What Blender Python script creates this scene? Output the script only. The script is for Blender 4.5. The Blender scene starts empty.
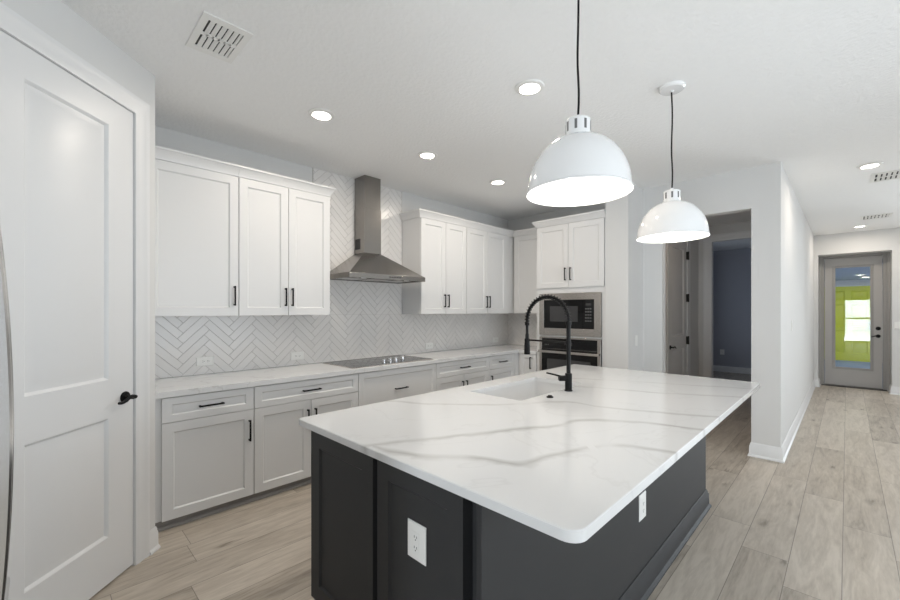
import bpy, bmesh, math, random
from mathutils import Vector, Matrix

random.seed(7)
SC = bpy.context.scene
COL = SC.collection
H = 2.86                      # ceiling height
TH = math.radians(44.5)

# ------------------------------------------------------------------ camera
cd = bpy.data.cameras.new('camera')
cam = bpy.data.objects.new('camera', cd)
COL.objects.link(cam)
cam.location = (3.79, 0, 1.44)
cam.rotation_euler = (math.pi / 2, 0, TH)
cd.sensor_width = 36
cd.lens = 404.0 / 900 * 36
cd.shift_y = 10.6 / 900
cd.clip_start = 0.03
cd.clip_end = 200
SC.camera = cam

# ------------------------------------------------------------------ world, light, exposure
SC.view_settings.view_transform = 'Standard'
SC.view_settings.look = 'None'
SC.view_settings.gamma = 1
SC.view_settings.use_curve_mapping = False
SC.view_settings.exposure = 0.02
SC.cycles.max_bounces = 10
SC.cycles.diffuse_bounces = 7
SC.cycles.glossy_bounces = 4
SC.cycles.transmission_bounces = 6
SC.cycles.transparent_max_bounces = 8
SC.cycles.sample_clamp_indirect = 6
SC.cycles.use_denoising = True

world = bpy.data.worlds.new('sky')
SC.world = world
world.use_nodes = True
wb = world.node_tree.nodes['Background']
wb.inputs[0].default_value = (0.90, 0.95, 1.0, 1)
wb.inputs[1].default_value = 0.6

RECESSED_POWER = 7.8
PENDANT_POWER = 3.2
WARM = (1.0, 0.89, 0.76)


def window_light(name, loc, rot, sx, sy, power, color=(0.90, 0.95, 1.0)):
    ld = bpy.data.lights.new(name, 'AREA')
    ld.shape = 'RECTANGLE'
    ld.size, ld.size_y = sx, sy
    ld.energy = power
    ld.color = color
    o = bpy.data.objects.new(name, ld)
    COL.objects.link(o)
    o.location = loc
    o.rotation_euler = rot
    return o


# daylight just outside the great room windows, the rear patio door and the side room window
UP = math.radians(28)    # the sunlit ground outside throws light up through the glass
DAY = (0.93, 0.965, 1.0)
window_light('daylight_far_window', (7.0, 10.95, 1.25), (-math.pi / 2 - UP, 0, 0), 3.1, 2.3, 260, DAY)
window_light('daylight_near_window', (6.45, 2.2, 1.25), (0, math.pi / 2 + UP, 0), 2.3, 2.9, 100, DAY)
window_light('daylight_patio_door', (4.2, -4.9, 1.0), (math.pi / 2 + UP, 0, 0), 1.0, 2.1, 165, DAY)
window_light('daylight_side_room', (0.32, 9.6, 1.5), (0, -math.pi / 2, 0), 1.2, 1.2, 10.0, (0.74, 0.83, 1.0))

# ------------------------------------------------------------------ materials
MATS = {}


def nt(m):
    m.use_nodes = True
    t = m.node_tree
    return t, t.nodes['Principled BSDF']


def mat(name, color, rough=0.5, metal=0.0, var=0.03, vscale=6.0, bump=0.0, bscale=80.0, spec=0.5, emit=None, estr=0.0, coat=0.0, stretch=None):
    m = bpy.data.materials.new(name)
    t, p = nt(m)
    N, L = t.nodes, t.links
    tc = N.new('ShaderNodeTexCoord')
    mp = N.new('ShaderNodeMapping')
    L.new(tc.outputs['Object'], mp.inputs['Vector'])
    if stretch:
        mp.inputs['Scale'].default_value = stretch
    nz = N.new('ShaderNodeTexNoise')
    nz.inputs['Scale'].default_value = vscale
    nz.inputs['Detail'].default_value = 3
    L.new(mp.outputs[0], nz.inputs['Vector'])
    mx = N.new('ShaderNodeMix')
    mx.data_type = 'RGBA'
    c = Vector(color)
    mx.inputs['A'].default_value = (*(c * (1 - var)), 1)
    mx.inputs['B'].default_value = (*[min(1, v) for v in c * (1 + var)], 1)
    L.new(nz.outputs['Fac'], mx.inputs['Factor'])
    L.new(mx.outputs['Result'], p.inputs['Base Color'])
    p.inputs['Roughness'].default_value = rough
    p.inputs['Metallic'].default_value = metal
    p.inputs['Specular IOR Level'].default_value = spec
    p.inputs['Coat Weight'].default_value = coat
    if bump:
        n2 = N.new('ShaderNodeTexNoise')
        n2.inputs['Scale'].default_value = bscale
        n2.inputs['Detail'].default_value = 4
        L.new(mp.outputs[0], n2.inputs['Vector'])
        b = N.new('ShaderNodeBump')
        b.inputs['Strength'].default_value = bump
        b.inputs['Distance'].default_value = 0.01
        L.new(n2.outputs['Fac'], b.inputs['Height'])
        L.new(b.outputs[0], p.inputs['Normal'])
    if emit:
        p.inputs['Emission Color'].default_value = (*emit, 1)
        p.inputs['Emission Strength'].default_value = estr
    MATS[name] = m
    return m


M_wall = mat('wall_paint', (0.69, 0.69, 0.685), 0.75, var=0.01, bump=0.05, bscale=160)
M_ceil = mat('ceiling_texture', (0.88, 0.885, 0.885), 0.9, var=0.015, vscale=20, bump=0.45, bscale=42)
M_trim = mat('trim_paint', (0.755, 0.76, 0.765), 0.35, var=0.008)
M_cab = mat('cabinet_paint', (0.735, 0.74, 0.745), 0.38, var=0.008)
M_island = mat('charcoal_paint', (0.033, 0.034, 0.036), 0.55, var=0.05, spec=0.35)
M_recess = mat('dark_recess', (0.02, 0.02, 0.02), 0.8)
M_toe = mat('toe_kick_painted_shade', (0.30, 0.29, 0.28), 0.6)  # cabinet paint darkened: the shade below the fronts is put into the colour
M_black = mat('black_metal', (0.004, 0.004, 0.0042), 0.45, var=0.05, spec=0.22)
M_gloss_black = mat('black_glass', (0.006, 0.006, 0.0065), 0.07, spec=0.35)
M_screen = mat('microwave_window_glass', (0.05, 0.05, 0.052), 0.18)
M_steel = mat('brushed_steel', (0.50, 0.47, 0.44), 0.27, metal=1.0, var=0.10, vscale=30, stretch=(1, 1, 14))
M_steel_h = mat('brushed_steel_dark', (0.30, 0.285, 0.27), 0.27, metal=1.0, var=0.12, vscale=22, stretch=(3, 3, 12))
M_chrome = mat('polished_steel', (0.80, 0.80, 0.80), 0.2, metal=1.0)
M_fridge = mat('fridge_steel', (0.60, 0.60, 0.61), 0.22, metal=1.0, var=0.05, stretch=(10, 10, 1))
M_grout = mat('tile_grout', (0.46, 0.445, 0.43), 0.9)
M_plastic = mat('white_plastic', (0.82, 0.82, 0.80), 0.35, var=0.005)
M_slot = mat('slot_shadow', (0.06, 0.06, 0.06), 0.8)
M_plaster_dark = mat('vent_inside', (0.035, 0.035, 0.035), 0.9)
M_sink = mat('white_sink_enamel', (0.74, 0.74, 0.74), 0.18, var=0.005, coat=0.4)
M_pend = mat('white_enamel', (0.84, 0.845, 0.85), 0.10, var=0.004, coat=0.5)
M_pend_in = mat('white_enamel_inside', (0.90, 0.90, 0.88), 0.5, var=0.004)
M_lens = mat('lamp_lens', (0.9, 0.9, 0.9), 0.5, emit=(1, 0.97, 0.93), estr=6.0)
M_bulb = mat('lamp_bulb', (0.9, 0.9, 0.9), 0.5, emit=(1, 0.95, 0.88), estr=8.0)
M_extdoor = mat('grey_door_paint', (0.44, 0.425, 0.41), 0.5, var=0.02)
M_extframe = mat('grey_frame_paint', (0.33, 0.32, 0.305), 0.55, var=0.02)
M_lime = mat('lime_door_paint', (0.66, 0.70, 0.04), 0.35, var=0.03)
M_porchceil = mat('porch_ceiling_glass_tint', (0.42, 0.50, 0.66), 0.7)  # blue cast of the tinted hall door glass, put into the ceiling colour
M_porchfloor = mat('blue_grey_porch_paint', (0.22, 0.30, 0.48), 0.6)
M_ground = mat('concrete', (0.45, 0.44, 0.42), 0.9, var=0.08)
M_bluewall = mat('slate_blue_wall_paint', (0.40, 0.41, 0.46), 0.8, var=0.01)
M_hinge = mat('bronze_hinge', (0.012, 0.010, 0.009), 0.45, metal=0.4)


def glass_mat():
    m = bpy.data.materials.new('window_glass')
    t, p = nt(m)
    N, L = t.nodes, t.links
    N.remove(p)
    out = N['Material Output']
    tr = N.new('ShaderNodeBsdfTransparent')
    tr.inputs[0].default_value = (0.92, 0.95, 0.97, 1)
    gl = N.new('ShaderNodeBsdfGlossy')
    gl.inputs['Roughness'].default_value = 0.0
    fr = N.new('ShaderNodeFresnel')
    fr.inputs['IOR'].default_value = 1.38
    ms = N.new('ShaderNodeMixShader')
    L.new(fr.outputs[0], ms.inputs[0])
    L.new(tr.outputs[0], ms.inputs[1])
    L.new(gl.outputs[0], ms.inputs[2])
    L.new(ms.outputs[0], out.inputs['Surface'])
    return m


M_glass = glass_mat()


def math_node(N, L, op, a, b=None, c=None):
    n = N.new('ShaderNodeMath')
    n.operation = op
    for i, v in enumerate((a, b, c)):
        if v is None:
            continue
        if isinstance(v, (int, float)):
            n.inputs[i].default_value = v
        else:
            L.new(v, n.inputs[i])
    return n.outputs[0]


def floor_mat():
    m = bpy.data.materials.new('oak_plank_floor')
    t, p = nt(m)
    N, L = t.nodes, t.links
    tc = N.new('ShaderNodeTexCoord')
    sp = N.new('ShaderNodeSeparateXYZ')
    L.new(tc.outputs['Object'], sp.inputs[0])
    X, Y = sp.outputs[0], sp.outputs[1]
    W, LEN = 0.2205, 1.52
    r = math_node(N, L, 'DIVIDE', math_node(N, L, 'ADD', X, 20 * W - 3.33 + 0.0), W)
    row = math_node(N, L, 'FLOOR', r)
    fx = math_node(N, L, 'FRACT', r)
    wn = N.new('ShaderNodeTexWhiteNoise')
    wn.noise_dimensions = '1D'
    L.new(row, wn.inputs['W'])
    c = math_node(N, L, 'ADD', math_node(N, L, 'DIVIDE', Y, LEN), math_node(N, L, 'MULTIPLY', wn.outputs['Value'], 7.0))
    cell = math_node(N, L, 'FLOOR', c)
    fy = math_node(N, L, 'FRACT', c)
    cb = N.new('ShaderNodeCombineXYZ')
    L.new(row, cb.inputs[0])
    L.new(cell, cb.inputs[1])
    w2 = N.new('ShaderNodeTexWhiteNoise')
    w2.noise_dimensions = '2D'
    L.new(cb.outputs[0], w2.inputs['Vector'])
    # grain coordinates, shifted for each plank
    g = N.new('ShaderNodeCombineXYZ')
    L.new(math_node(N, L, 'MULTIPLY', X, 9.0), g.inputs[0])
    L.new(math_node(N, L, 'MULTIPLY', Y, 1.1), g.inputs[1])
    L.new(math_node(N, L, 'MULTIPLY', w2.outputs['Value'], 37.0), g.inputs[2])
    n1 = N.new('ShaderNodeTexNoise')
    n1.inputs['Scale'].default_value = 1.6
    n1.inputs['Detail'].default_value = 6
    n1.inputs['Roughness'].default_value = 0.6
    n1.inputs['Distortion'].default_value = 1.3
    L.new(g.outputs[0], n1.inputs['Vector'])
    n2 = N.new('ShaderNodeTexNoise')
    n2.inputs['Scale'].default_value = 9
    n2.inputs['Detail'].default_value = 4
    L.new(g.outputs[0], n2.inputs['Vector'])
    # soft knots
    k = N.new('ShaderNodeCombineXYZ')
    L.new(math_node(N, L, 'ADD', math_node(N, L, 'MULTIPLY', X, 6.0), math_node(N, L, 'MULTIPLY', n1.outputs['Fac'], 0.5)), k.inputs[0])
    L.new(math_node(N, L, 'ADD', math_node(N, L, 'MULTIPLY', Y, 1.9), math_node(N, L, 'MULTIPLY', n2.outputs['Fac'], 0.35)), k.inputs[1])
    L.new(math_node(N, L, 'MULTIPLY', w2.outputs['Value'], 11.0), k.inputs[2])
    vo = N.new('ShaderNodeTexVoronoi')
    vo.inputs['Scale'].default_value = 1.0
    L.new(k.outputs[0], vo.inputs['Vector'])
    kn = N.new('ShaderNodeMapRange')
    kn.inputs['From Min'].default_value = 0.0
    kn.inputs['From Max'].default_value = 0.20
    kn.inputs['To Min'].default_value = 1.0
    kn.inputs['To Max'].default_value = 0.0
    L.new(vo.outputs['Distance'], kn.inputs['Value'])
    kk = math_node(N, L, 'MULTIPLY', math_node(N, L, 'POWER', kn.outputs[0], 1.6), n1.outputs['Fac'])
    tone = math_node(N, L, 'ADD', math_node(N, L, 'MULTIPLY', n1.outputs['Fac'], 1.0), math_node(N, L, 'MULTIPLY', n2.outputs['Fac'], 0.42))
    tone = math_node(N, L, 'ADD', math_node(N, L, 'SUBTRACT', tone, 0.10), math_node(N, L, 'MULTIPLY', w2.outputs['Value'], 0.30))
    tone = math_node(N, L, 'SUBTRACT', tone, math_node(N, L, 'MULTIPLY', kk, 1.25))
    cr = N.new('ShaderNodeValToRGB')
    cr.color_ramp.elements[0].position = 0.25
    cr.color_ramp.elements[0].color = (0.175, 0.146, 0.116, 1)
    cr.color_ramp.elements[1].position = 1.15 if False else 1.0
    cr.color_ramp.elements[1].color = (0.60, 0.54, 0.465, 1)
    e = cr.color_ramp.elements.new(0.62)
    e.color = (0.43, 0.377, 0.315, 1)
    L.new(tone, cr.inputs[0])
    # plank seams
    dx = math_node(N, L, 'MULTIPLY', math_node(N, L, 'MINIMUM', fx, math_node(N, L, 'SUBTRACT', 1.0, fx)), W)
    dy = math_node(N, L, 'MULTIPLY', math_node(N, L, 'MINIMUM', fy, math_node(N, L, 'SUBTRACT', 1.0, fy)), LEN)
    d = math_node(N, L, 'MINIMUM', dx, dy)
    seam = math_node(N, L, 'LESS_THAN', d, 0.0019)
    mx = N.new('ShaderNodeMix')
    mx.data_type = 'RGBA'
    L.new(math_node(N, L, 'MULTIPLY', seam, 0.6), mx.inputs['Factor'])
    L.new(cr.outputs[0], mx.inputs['A'])
    mx.inputs['B'].default_value = (0.09, 0.075, 0.06, 1)
    L.new(mx.outputs['Result'], p.inputs['Base Color'])
    p.inputs['Roughness'].default_value = 0.42
    b = N.new('ShaderNodeBump')
    b.inputs['Strength'].default_value = 0.12
    b.inputs['Distance'].default_value = 0.004
    L.new(math_node(N, L, 'SUBTRACT', n2.outputs['Fac'], seam), b.inputs['Height'])
    L.new(b.outputs[0], p.inputs['Normal'])
    return m


M_floor = floor_mat()


def quartz_mat(name, veins, faint=0.35):
    """white quartz; veins: list of (points (s, t) across the slab, half width, strength)"""
    m = bpy.data.materials.new(name)
    t, p = nt(m)
    N, L = t.nodes, t.links
    tc = N.new('ShaderNodeTexCoord')
    sp = N.new('ShaderNodeSeparateXYZ')
    L.new(tc.outputs['Object'], sp.inputs[0])
    x = math_node(N, L, 'SUBTRACT', sp.outputs[0], 3.79)
    y = sp.outputs[1]
    ct, st = math.cos(TH), math.sin(TH)
    s = math_node(N, L, 'ADD', math_node(N, L, 'MULTIPLY', x, ct), math_node(N, L, 'MULTIPLY', y, st))
    d = math_node(N, L, 'SUBTRACT', math_node(N, L, 'MULTIPLY', y, ct), math_node(N, L, 'MULTIPLY', x, st))
    nz = N.new('ShaderNodeTexNoise')
    nz.inputs['Scale'].default_value = 5.5
    nz.inputs['Detail'].default_value = 6
    L.new(tc.outputs['Object'], nz.inputs['Vector'])
    nf = math_node(N, L, 'SUBTRACT', nz.outputs['Fac'], 0.5)
    nz2 = N.new('ShaderNodeTexNoise')
    nz2.inputs['Scale'].default_value = 11
    nz2.inputs['Detail'].default_value = 5
    L.new(tc.outputs['Object'], nz2.inputs['Vector'])
    nz3 = N.new('ShaderNodeTexNoise')
    nz3.inputs['Scale'].default_value = 3.3
    nz3.inputs['Detail'].default_value = 3
    L.new(tc.outputs['Object'], nz3.inputs['Vector'])
    total = None
    for pts, hw, strength in veins:
        s0, s1 = pts[0][0], pts[-1][0]
        tv = [q[1] for q in pts]
        t0, t1 = min(tv) - 0.05, max(tv) + 0.05
        u = math_node(N, L, 'DIVIDE', math_node(N, L, 'SUBTRACT', s, s0), s1 - s0)
        fc = N.new('ShaderNodeFloatCurve')
        cu = fc.mapping.curves[0]
        cu.points[0].location = (0, (tv[0] - t0) / (t1 - t0))
        cu.points[1].location = (1, (tv[-1] - t0) / (t1 - t0))
        for q in pts[1:-1]:
            cu.points.new((q[0] - s0) / (s1 - s0), (q[1] - t0) / (t1 - t0))
        fc.mapping.update()
        L.new(u, fc.inputs['Value'])
        cen = math_node(N, L, 'ADD', math_node(N, L, 'MULTIPLY', fc.outputs[0], t1 - t0), t0)
        dist = math_node(N, L, 'ABSOLUTE', math_node(N, L, 'ADD', math_node(N, L, 'SUBTRACT', d, cen), math_node(N, L, 'MULTIPLY', nf, 0.07)))
        wid = math_node(N, L, 'MULTIPLY', math_node(N, L, 'ADD', math_node(N, L, 'MULTIPLY', nz2.outputs['Fac'], 1.6), 0.2), hw)
        v = math_node(N, L, 'SUBTRACT', 1.0, math_node(N, L, 'DIVIDE', dist, wid))
        v = math_node(N, L, 'MAXIMUM', v, 0.0)
        v = math_node(N, L, 'POWER', v, 1.1)
        v = math_node(N, L, 'MULTIPLY', v, math_node(N, L, 'MINIMUM', math_node(N, L, 'MULTIPLY', math_node(N, L, 'MAXIMUM', math_node(N, L, 'SUBTRACT', nz3.outputs['Fac'], 0.28), 0.0), 3.6), 1.0))
        inside = math_node(N, L, 'MULTIPLY', math_node(N, L, 'GREATER_THAN', u, 0.0), math_node(N, L, 'LESS_THAN', u, 1.0))
        v = math_node(N, L, 'MULTIPLY', math_node(N, L, 'MULTIPLY', v, inside), strength)
        total = v if total is None else math_node(N, L, 'MAXIMUM', total, v)
    # faint thin wandering veins everywhere
    n3 = N.new('ShaderNodeTexNoise')
    n3.inputs['Scale'].default_value = 1.5
    n3.inputs['Detail'].default_value = 5
    n3.inputs['Distortion'].default_value = 1.2
    L.new(tc.outputs['Object'], n3.inputs['Vector'])
    th = math_node(N, L, 'ABSOLUTE', math_node(N, L, 'SUBTRACT', n3.outputs['Fac'], 0.5))
    thin = math_node(N, L, 'MAXIMUM', math_node(N, L, 'SUBTRACT', 1.0, math_node(N, L, 'DIVIDE', th, 0.012)), 0.0)
    thin = math_node(N, L, 'MULTIPLY', thin, faint)
    total = thin if total is None else math_node(N, L, 'MAXIMUM', total, thin)
    mx = N.new('ShaderNodeMix')
    mx.data_type = 'RGBA'
    L.new(total, mx.inputs['Factor'])
    mx.inputs['A'].default_value = (0.745, 0.75, 0.755, 1)
    mx.inputs['B'].default_value = (0.36, 0.35, 0.34, 1)
    L.new(mx.outputs['Result'], p.inputs['Base Color'])
    p.inputs['Roughness'].default_value = 0.09
    p.inputs['Specular IOR Level'].default_value = 0.5
    return m


VEINS = [
    ([(-1.15, 1.43), (-0.60, 1.50), (-0.305, 1.581), (-0.041, 1.668), (0.264, 1.78), (0.506, 1.857), (0.673, 1.942), (0.811, 1.925), (1.101, 1.78), (1.5, 1.6)], 0.034, 0.68),
    ([(-0.30, 1.575), (-0.145, 1.472), (-0.036, 1.451), (0.14, 1.423), (0.242, 1.394), (0.339, 1.442), (0.468, 1.514), (0.53, 1.55)], 0.039, 0.68),
    ([(0.56, 1.56), (0.665, 1.581), (0.76, 1.535), (0.90, 1.45), (1.1, 1.32)], 0.031, 0.55),
    ([(-0.75, 2.20), (-0.407, 2.35), (-0.112, 2.275), (0.223, 2.251), (0.394, 2.275), (0.633, 2.325), (0.819, 2.204), (1.17, 2.055), (1.6, 1.9)], 0.031, 0.46),
    ([(0.45, 2.88), (0.672, 2.856), (1.02, 2.746), (1.341, 2.579), (1.663, 2.488), (2.0, 2.40)], 0.036, 0.42),
    ([(0.9, 3.15), (1.3, 3.02), (1.7, 2.85), (2.1, 2.70)], 0.028, 0.33),
]
M_quartz = quartz_mat('veined_quartz', VEINS, 0.10)
M_quartz2 = quartz_mat('plain_quartz', [], 0.28)


def tile_mat():
    m = bpy.data.materials.new('herringbone_tile_glaze')
    t, p = nt(m)
    N, L = t.nodes, t.links
    ge = N.new('ShaderNodeNewGeometry')
    cr = N.new('ShaderNodeValToRGB')
    cr.color_ramp.elements[0].color = (0.75, 0.735, 0.72, 1)
    cr.color_ramp.elements[1].color = (0.79, 0.775, 0.76, 1)
    L.new(ge.outputs['Random Per Island'], cr.inputs[0])
    L.new(cr.outputs[0], p.inputs['Base Color'])
    p.inputs['Roughness'].default_value = 0.22
    return m


M_tile = tile_mat()

# ------------------------------------------------------------------ mesh helpers


def frame(origin, n):
    """local frame: u right along the face, v up, n outwards"""
    n = Vector(n).normalized()
    v = Vector((0, 0, 1))
    if abs(n.z) > 0.9:
        u = Vector((1, 0, 0))
        v = n.cross(u)
    else:
        u = v.cross(n)
    m = Matrix((u, v, n)).transposed().to_4x4()
    m.translation = Vector(origin)
    return m


class MB:
    def __init__(self, M=None):
        self.bm = bmesh.new()
        self.M = M or Matrix.Identity(4)

    def v(self, x, y, z):
        return self.bm.verts.new(self.M @ Vector((x, y, z)))

    def face(self, vs):
        try:
            return self.bm.faces.new(vs)
        except ValueError:
            return None

    def box(self, x0, x1, y0, y1, z0, z1):
        vs = [self.v(x, y, z) for z in (z0, z1) for y in (y0, y1) for x in (x0, x1)]
        for f in ((0, 2, 3, 1), (4, 5, 7, 6), (0, 1, 5, 4), (2, 6, 7, 3), (0, 4, 6, 2), (1, 3, 7, 5)):
            self.face([vs[i] for i in f])
        return self

    def loops(self, loops, cap0=True, cap1=True):
        rings = [[self.v(*p) for p in lp] for lp in loops]
        n = len(rings[0])
        for a, b in zip(rings, rings[1:]):
            for i in range(n):
                self.face([a[i], a[(i + 1) % n], b[(i + 1) % n], b[i]])
        if cap0:
            self.face(rings[0][::-1])
        if cap1:
            self.face(rings[-1])
        return self

    def lathe(self, prof, c=(0, 0, 0), seg=32, axis='z', cap0=True, cap1=True):
        lps = []
        for r, h in prof:
            lp = []
            for i in range(seg):
                a = 2 * math.pi * i / seg
                if axis == 'z':
                    lp.append((c[0] + r * math.cos(a), c[1] + r * math.sin(a), c[2] + h))
                elif axis == 'y':
                    lp.append((c[0] + r * math.cos(a), c[1] + h, c[2] + r * math.sin(a)))
                else:
                    lp.append((c[0] + h, c[1] + r * math.cos(a), c[2] + r * math.sin(a)))
            lps.append(lp)
        return self.loops(lps, cap0, cap1)

    def tube(self, pts, r, seg=12, cap=True):
        pts = [Vector(p) for p in pts]
        rs = r if isinstance(r, (list, tuple)) else [r] * len(pts)
        up = None
        lps = []
        for i, p in enumerate(pts):
            d = (pts[min(i + 1, len(pts) - 1)] - pts[max(i - 1, 0)]).normalized()
            if up is None:
                up = d.orthogonal().normalized()
            up = (up - d * up.dot(d)).normalized()
            w = d.cross(up)
            lps.append([tuple(p + (up * math.cos(2 * math.pi * k / seg) + w * math.sin(2 * math.pi * k / seg)) * rs[i]) for k in range(seg)])
        return self.loops(lps, cap, cap)

    def sweep(self, prof, p0, p1, n, m0=0, m1=0):
        """profile (distance out along n, z) from p0 to p1; m: mitre, +1 outside corner, -1 inside corner"""
        p0, p1, n = Vector(p0), Vector(p1), Vector(n).normalized()
        d = (p1 - p0).normalized()
        a = [tuple(p0 - d * (m0 * q[0]) + n * q[0] + Vector((0, 0, q[1]))) for q in prof]
        b = [tuple(p1 + d * (m1 * q[0]) + n * q[0] + Vector((0, 0, q[1]))) for q in prof]
        return self.loops([a, b])

    def panel_front(self, u0, u1, v0, v1, t, rects, steps):
        """slab with its front at n=t; each rect is sunk through steps [(inset, depth), ...]"""
        us = sorted({u0, u1} | {r[0] for r in rects} | {r[1] for r in rects})
        vs = sorted({v0, v1} | {r[2] for r in rects} | {r[3] for r in rects})
        vt = {}

        def V(u, v, n):
            k = (round(u, 5), round(v, 5), round(n, 5))
            if k not in vt:
                vt[k] = self.v(u, v, n)
            return vt[k]
        for a, b in zip(us, us[1:]):
            for c, d in zip(vs, vs[1:]):
                mu, mv = (a + b) / 2, (c + d) / 2
                if any(r[0] < mu < r[1] and r[2] < mv < r[3] for r in rects):
                    continue
                self.face([V(a, c, t), V(b, c, t), V(b, d, t), V(a, d, t)])
        for r in rects:
            prev = [V(r[0], r[2], t), V(r[1], r[2], t), V(r[1], r[3], t), V(r[0], r[3], t)]
            for ins, dep in steps:
                cur = [V(r[0] + ins, r[2] + ins, t - dep), V(r[1] - ins, r[2] + ins, t - dep),
                       V(r[1] - ins, r[3] - ins, t - dep), V(r[0] + ins, r[3] - ins, t - dep)]
                for i in range(4):
                    self.face([prev[i], prev[(i + 1) % 4], cur[(i + 1) % 4], cur[i]])
                prev = cur
            self.face(prev)
        # border walls and back, split at the same coordinates
        for a, b in zip(us, us[1:]):
            self.face([V(b, v0, t), V(a, v0, t), V(a, v0, 0), V(b, v0, 0)])
            self.face([V(a, v1, t), V(b, v1, t), V(b, v1, 0), V(a, v1, 0)])
        for a, b in zip(vs, vs[1:]):
            self.face([V(u0, a, t), V(u0, b, t), V(u0, b, 0), V(u0, a, 0)])
            self.face([V(u1, b, t), V(u1, a, t), V(u1, a, 0), V(u1, b, 0)])
        bu = [V(u, v0, 0) for u in us] + [V(u1, v, 0) for v in vs[1:]] + [V(u, v1, 0) for u in us[::-1][1:]] + [V(u0, v, 0) for v in vs[::-1][1:-1]]
        self.face(bu[::-1])
        return self

    def shaker(self, u0, u1, v0, v1, t=0.02, rail=0.062):
        w = min(rail, (v1 - v0) * 0.28)
        return self.panel_front(u0, u1, v0, v1, t, [(u0 + rail, u1 - rail, v0 + w, v1 - w)], [(0.0025, 0.004), (0.009, 0.0095)])

    def build(self, name, mt, parent=None, bevel=0.0, smooth=True, recalc=True):
        if recalc:
            bmesh.ops.recalc_face_normals(self.bm, faces=self.bm.faces[:])
        bm = self.bm
        if parent is not None:
            root = parent
            while root.parent is not None:
                root = root.parent
            off = Vector(root.location)
        else:
            xs = [q.co for q in bm.verts]
            lo = Vector([min(q[i] for q in xs) for i in range(3)])
            hi = Vector([max(q[i] for q in xs) for i in range(3)])
            off = Vector(((lo.x + hi.x) / 2, (lo.y + hi.y) / 2, lo.z))
            if mt in (M_floor, M_quartz, M_quartz2):
                off = Vector((0, 0, 0))
        bmesh.ops.translate(bm, verts=bm.verts[:], vec=-off)
        me = bpy.data.meshes.new(name)
        bm.to_mesh(me)
        bm.free()
        me.materials.append(mt)
        if smooth:
            me.polygons.foreach_set('use_smooth', [True] * len(me.polygons))
            me.set_sharp_from_angle(angle=math.radians(32))
        o = bpy.data.objects.new(name, me)
        COL.objects.link(o)
        if parent is not None:
            o.parent = parent
        else:
            o.location = off
        if bevel:
            b = o.modifiers.new('edge', 'BEVEL')
            b.width = bevel
            b.segments = 2
            b.limit_method = 'ANGLE'
            b.angle_limit = math.radians(40)
        return o


def box(name, mt, x0, x1, y0, y1, z0, z1, parent=None, bevel=0.0):
    return MB().box(x0, x1, y0, y1, z0, z1).build(name, mt, parent, bevel)


def thing(name, loc, label, cat, group=None):
    o = bpy.data.objects.new(name, None)
    COL.objects.link(o)
    o.location = loc
    o.empty_display_size = 0.05
    return tag(o, label, cat, group)


def tag(o, label, cat, group=None):
    o['label'] = label
    o['category'] = cat
    if group:
        o['group'] = group
    return o


def struct(o, label=None, cat=None):
    o['kind'] = 'structure'
    if label:
        o['label'] = label
        o['category'] = cat
    return o


def struct_empty(name, loc, label, cat):
    o = bpy.data.objects.new(name, None)
    COL.objects.link(o)
    o.location = loc
    o.empty_display_size = 0.05
    return struct(o, label, cat)


def copy_tree(o, parent=None):
    kids = list(o.children)
    c = o.copy()
    COL.objects.link(c)
    if parent:
        c.parent = parent
    for k in kids:
        copy_tree(k, c)
    return c


# ------------------------------------------------------------------ room shell
YB = 5.15        # kitchen back wall
PX, PY = 0.803, 0.493   # pantry corner
s2 = math.sqrt(0.5)

struct(box('floor', M_floor, -0.2, 9.3, -4.8, 10.9, -0.05, 0), 'light grey brown oak plank floor running toward the hall', 'floor')
struct(box('ceiling', M_ceil, -0.2, 9.3, -4.8, 11.6, H, H + 0.1), 'white knockdown textured ceiling', 'ceiling')
struct(box('wall_left', M_wall, -0.12, 0, -0.6, YB + 0.12, 0, H), 'light grey painted wall behind the range hood', 'wall')
struct(box('wall_back', M_wall, 0, 2.09, YB, YB + 0.12, 0, H), 'painted wall behind the ovens', 'wall')
struct(box('wall_oven_end', M_wall, 1.838, 2.09, 4.50, YB, 0, H), 'painted wall end beside the built in ovens', 'wall')
struct(MB().box(2.09, 2.295, 4.95, 5.07, 0, H).box(3.113, 3.34, 4.95, 5.07, 0, H).box(2.295, 3.113, 4.95, 5.07, 2.455, H).build('wall_passage', M_wall),
       'painted wall with a square cased-free opening to a dim passage', 'wall')
struct(box('wall_hall', M_wall, 3.22, 3.34, 5.07, 10.3, 0, H), 'bright white wall running down the hall', 'wall')
struct(MB().box(2.6, 3.40, 10.3, 10.78, 0, H).box(4.343, 5.4, 10.3, 10.78, 0, H).box(8.6, 9.0, 10.3, 10.78, 0, H).box(5.4, 8.6, 10.3, 10.78, 0, 0.25).box(5.4, 8.6, 10.3, 10.78, 2.65, H).box(3.40, 4.343, 10.3, 10.78, 2.485, H).build('wall_end', M_wall),
       'painted wall at the end of the hall around the grey glazed door', 'wall')
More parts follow.
